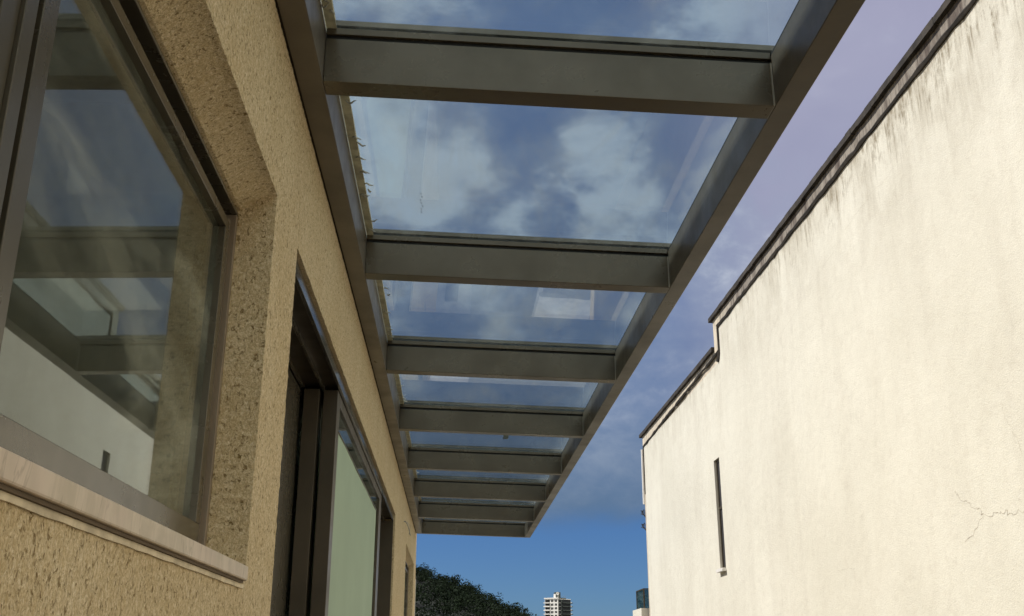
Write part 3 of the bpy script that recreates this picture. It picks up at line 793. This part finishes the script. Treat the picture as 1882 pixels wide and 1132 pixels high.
# ------------------------------------------------------------------ glass canopy
def tape_mat():
    mt, t, b = newmat('dirty_beige_tape')
    v = geo_pos(t); n = tnoise(t, v, 30, 5, .6)
    c = mixc(t, mapr(t, n, .3, .7), (.74, .68, .52), (.50, .45, .33))
    t.links.new(c, b.inputs['Base Color']); b.inputs['Roughness'].default_value = .8
    tl = t.nodes.new('ShaderNodeBsdfTranslucent'); t.links.new(c, tl.inputs[0])
    mx = t.nodes.new('ShaderNodeMixShader'); mx.inputs[0].default_value = .45
    t.links.new(b.outputs[0], mx.inputs[1]); t.links.new(tl.outputs[0], mx.inputs[2])
    t.links.new(mx.outputs[0], t.nodes['Material Output'].inputs[0])
    return mt
SL = .02795
def zc(x): return 3.304-SL*(x+1)
def canopy():
    TAPE = tape_mat()
    rt = empty('glass_canopy', (0, 0, CAMZ+3.3*S), 'long glass canopy on bronze metal beams fixed along the tan stucco wall', 'canopy')
    Y0, Y1 = -4.3, 27.97
    def sbox(b, x0, x1, y0, y1, h0, h1):
        p = [(x0, y0), (x1, y0), (x1, y1), (x0, y1)]
        b.hexa([P3(x, y, zc(x)+h0) for x, y in p]+[P3(x, y, zc(x)+h1) for x, y in p])
    ry = [5.43+3.2*k for k in range(-3, 8)]
    b = MB(); sbox(b, -.984, -.835, Y0, Y1, 0, .355); led = b.build('wall_beam', M['beam'], rt, bevel=.0015)
    b = MB(); sbox(b, -1.004, -.985, Y0, Y1, .012, .33); b.build('wall_sealant', M['sealant'], rt)  # dark sealant strip, doubling as the shadow in the wall gap
    b = MB(); sbox(b, 1.908, 2.054, Y0, Y1, 0, .355); fb = b.build('front_beam', M['beam'], rt, bevel=.0015)
    b = MB(); sbox(b, 1.912, 1.945, Y0, Y1, .356, .3745); b.build('gasket', M['rubber'], fb)
    b = MB(); sbox(b, -.87, -.842, Y0, Y1, .356, .3745); b.build('gasket', M['rubber'], led)
    # rafters
    def rafter(y):
        b = MB(); sbox(b, -.8335, 1.9065, y, y+.16, 0, .300)
        r = b.build('rafter', M['frame'], rt, bevel=.0015)
        b = MB(); sbox(b, -.83, 1.905, y+.016, y+.144, .3005, .3290); b.build('gasket', M['rubber'], r)
        b = MB(); sbox(b, -.8325, 1.9055, y-.004, y+.164, .3295, .3740); b.build('glazing_bar', M['frame'], r, bevel=.001)
        b = MB(); sbox(b, -.83, 2.03, y+.01, y+.15, .4015, .440); b.build('glazing_cap', M['frame'], r, bevel=.001)
        b = MB(); sbox(b, 1.897, 1.9062, y-.010, y-.0008, .003, .298); b.build('weld_bead', M['bead'], r)
        return r
    for y in ry: rafter(y)
    # glass panes between rafter centre lines
    rnd = random.Random(11)
    for i, (a, c) in enumerate(zip(ry, ry[1:])):
        b = MB(); sbox(b, -.845, 2.02, a+.084, c+.076, .3755, .4005)
        g = b.build('glass_pane', M['canopy_glass'], rt)
        if a > -6:
            b = MB(); y = a+.168
            while y < c-.018:
                st = min(.3, c-.008-y); wv = lambda q: .008*noise.noise(Vector((q*2.7, 3, 0)))
                p = [(-.832, y), (-.772+wv(y+9), y), (-.772+wv(y+st+9), y+st), (-.832, y+st)]
                b.hexa([P3(x, yy, zc(x)+.366) for x, yy in p]+[P3(x, yy, zc(x)+.3745) for x, yy in p]); y += st
            b.build('sealing_tape', TAPE, g)
            # curls of smeared silicone hanging from the underside by the wall
            nn = 16 if a > 2 else 5
            for k in range(nn):
                x = -.80+rnd.uniform(-.05, .09); y = rnd.uniform(a+.3, c-.1)
                if k > nn-6 and i % 2 == 0: y = c-.12-.06*(nn-k); x = -.79+rnd.uniform(-.02, .03)
                n = 7; ang = rnd.uniform(-.5, .5); ln = rnd.uniform(.03, .085); cv = rnd.uniform(-1.5, 1.5)
                pts = []
                for q in range(n):
                    u = q/(n-1)-.5; th = ang+cv*u
                    px_ = x+ln*u*math.cos(ang)-.02*math.cos(cv*u*2); py_ = y+ln*u*math.sin(ang)*1.2+.022*math.sin(u*6+cv)
                    pts.append(P3(px_, py_, zc(px_)+.371-.006*abs(math.sin(q*1.3))))
                b = MB(); b.tube(pts, [.0009+.0020*math.sin(math.pi*q/(n-1)) for q in range(n)], 5)
                b.build('silicone_smear', M['silicone'], g, smooth=True)
        if abs(a-5.43) < .01:
            b = MB()
            for k in range(7):
                x = -.33+.008*math.sin(k*2.0); y = 7.70+.06*k
                b = MB(); b.tube([P3(x, y, zc(x)+.3725), P3(x+.012, y+.012, zc(x)+.3725), P3(x+.006, y+.03, zc(x)+.3725)], .0007, 4)
                b.build('dirt_mark', M['sealant'], g)
        if abs(a-(5.43+9.6)) < .01:
            b = MB(); sbox(b, .81, .90, 17.0, 17.35, .4012, .4030); b.build('sticker', simple('pale_sticker', (.62, .60, .45), .7), g)
canopy()

# small wire hook on the wall
b = MB()
o = P3(-1, 21.06, 2.69)
b.tube([o+Vector((-.01, 0, .012)), o+Vector((.012, .0, .014)), o+Vector((.026, .06, -.004)), o+Vector((.034, .16, -.03)), o+Vector((.040, .26, -.055))], .0035, 6)
b.tube([o+Vector((.0, 0, .012)), o+Vector((.022, .08, .016)), o+Vector((.040, .16, .004)), o+Vector((.036, .22, -.035)), o+Vector((.030, .24, -.052))], .002, 6)
hk = b.build('wall_hook', M['steel'])
tag(hk, 'small bent wire hook sticking out of the tan wall beyond the sliding doors', 'hook')

# pale low houses down the street (seen mirrored in the canopy glass)
def low_house(x0, x1, y0, y1, h, label):
    rt = empty('low_house', ((x0+x1)/2, (y0+y1)/2, GZ), label, 'house')
    b = MB(); b.box(x0, x1, y0, y1, GZ, GZ+h); b.build('wall', M['oldwhite'], rt)
    b = MB(); b.box(x0-.15, x1+.15, y0-.15, y1+.15, GZ+h+.005, GZ+h+.16); b.build('roof', M['concrete'], rt)
    for k in range(2):
        b = MB(); xx = x0+(x1-x0)*(.2+.4*k); b.box(xx, xx+(x1-x0)*.2, y0-.05, y0-.002, GZ+h-1.9, GZ+h-.8); b.build('window', M['dark'], rt)
low_house(-2.6, -.2, 37, 45, 2.4, 'low white house down the lane, at its left side')
low_house(2.5, 4.3, 36, 44, 1.4, 'low white house down the lane, at its right side')
nb = empty('neighbour_block', (-5.4, 19.3, GZ), 'plain grey apartment block standing behind the far end of the tan house', 'building')
b = MB(); b.box(-9.5, -1.25, 11.6, 27, GZ, 3.2); b.build('wall', M['concrete'], nb)  # unseen block, added to keep sun off the lower wall and lane
b = MB(); b.box(-9.6, -1.15, 11.5, 27.1, 3.204, 3.42); b.build('coping', M['oldwhite'], nb)
for fl in range(4):
    for k in range(4):
        yy = 12.8+k*3.6; zz = .9-3.0*fl
        b = MB(); b.box(-1.249, -1.20, yy, yy+1.5, zz, zz+1.3); wn_ = b.build('window', M['oldwhite'], nb)
        b = MB(); b.box(-1.199, -1.19, yy+.07, yy+.72, zz+.07, zz+1.23); b.box(-1.199, -1.19, yy+.78, yy+1.43, zz+.07, zz+1.23); b.build('pane', M['dark'], wn_)
b = MB(); b.box(1.30, 1.44, -11.9, 10.5, 0.002, 1.08)
tag(b.build('terrace_wall', M['stucco']), 'low stucco wall along the outer edge of the terrace', 'wall')
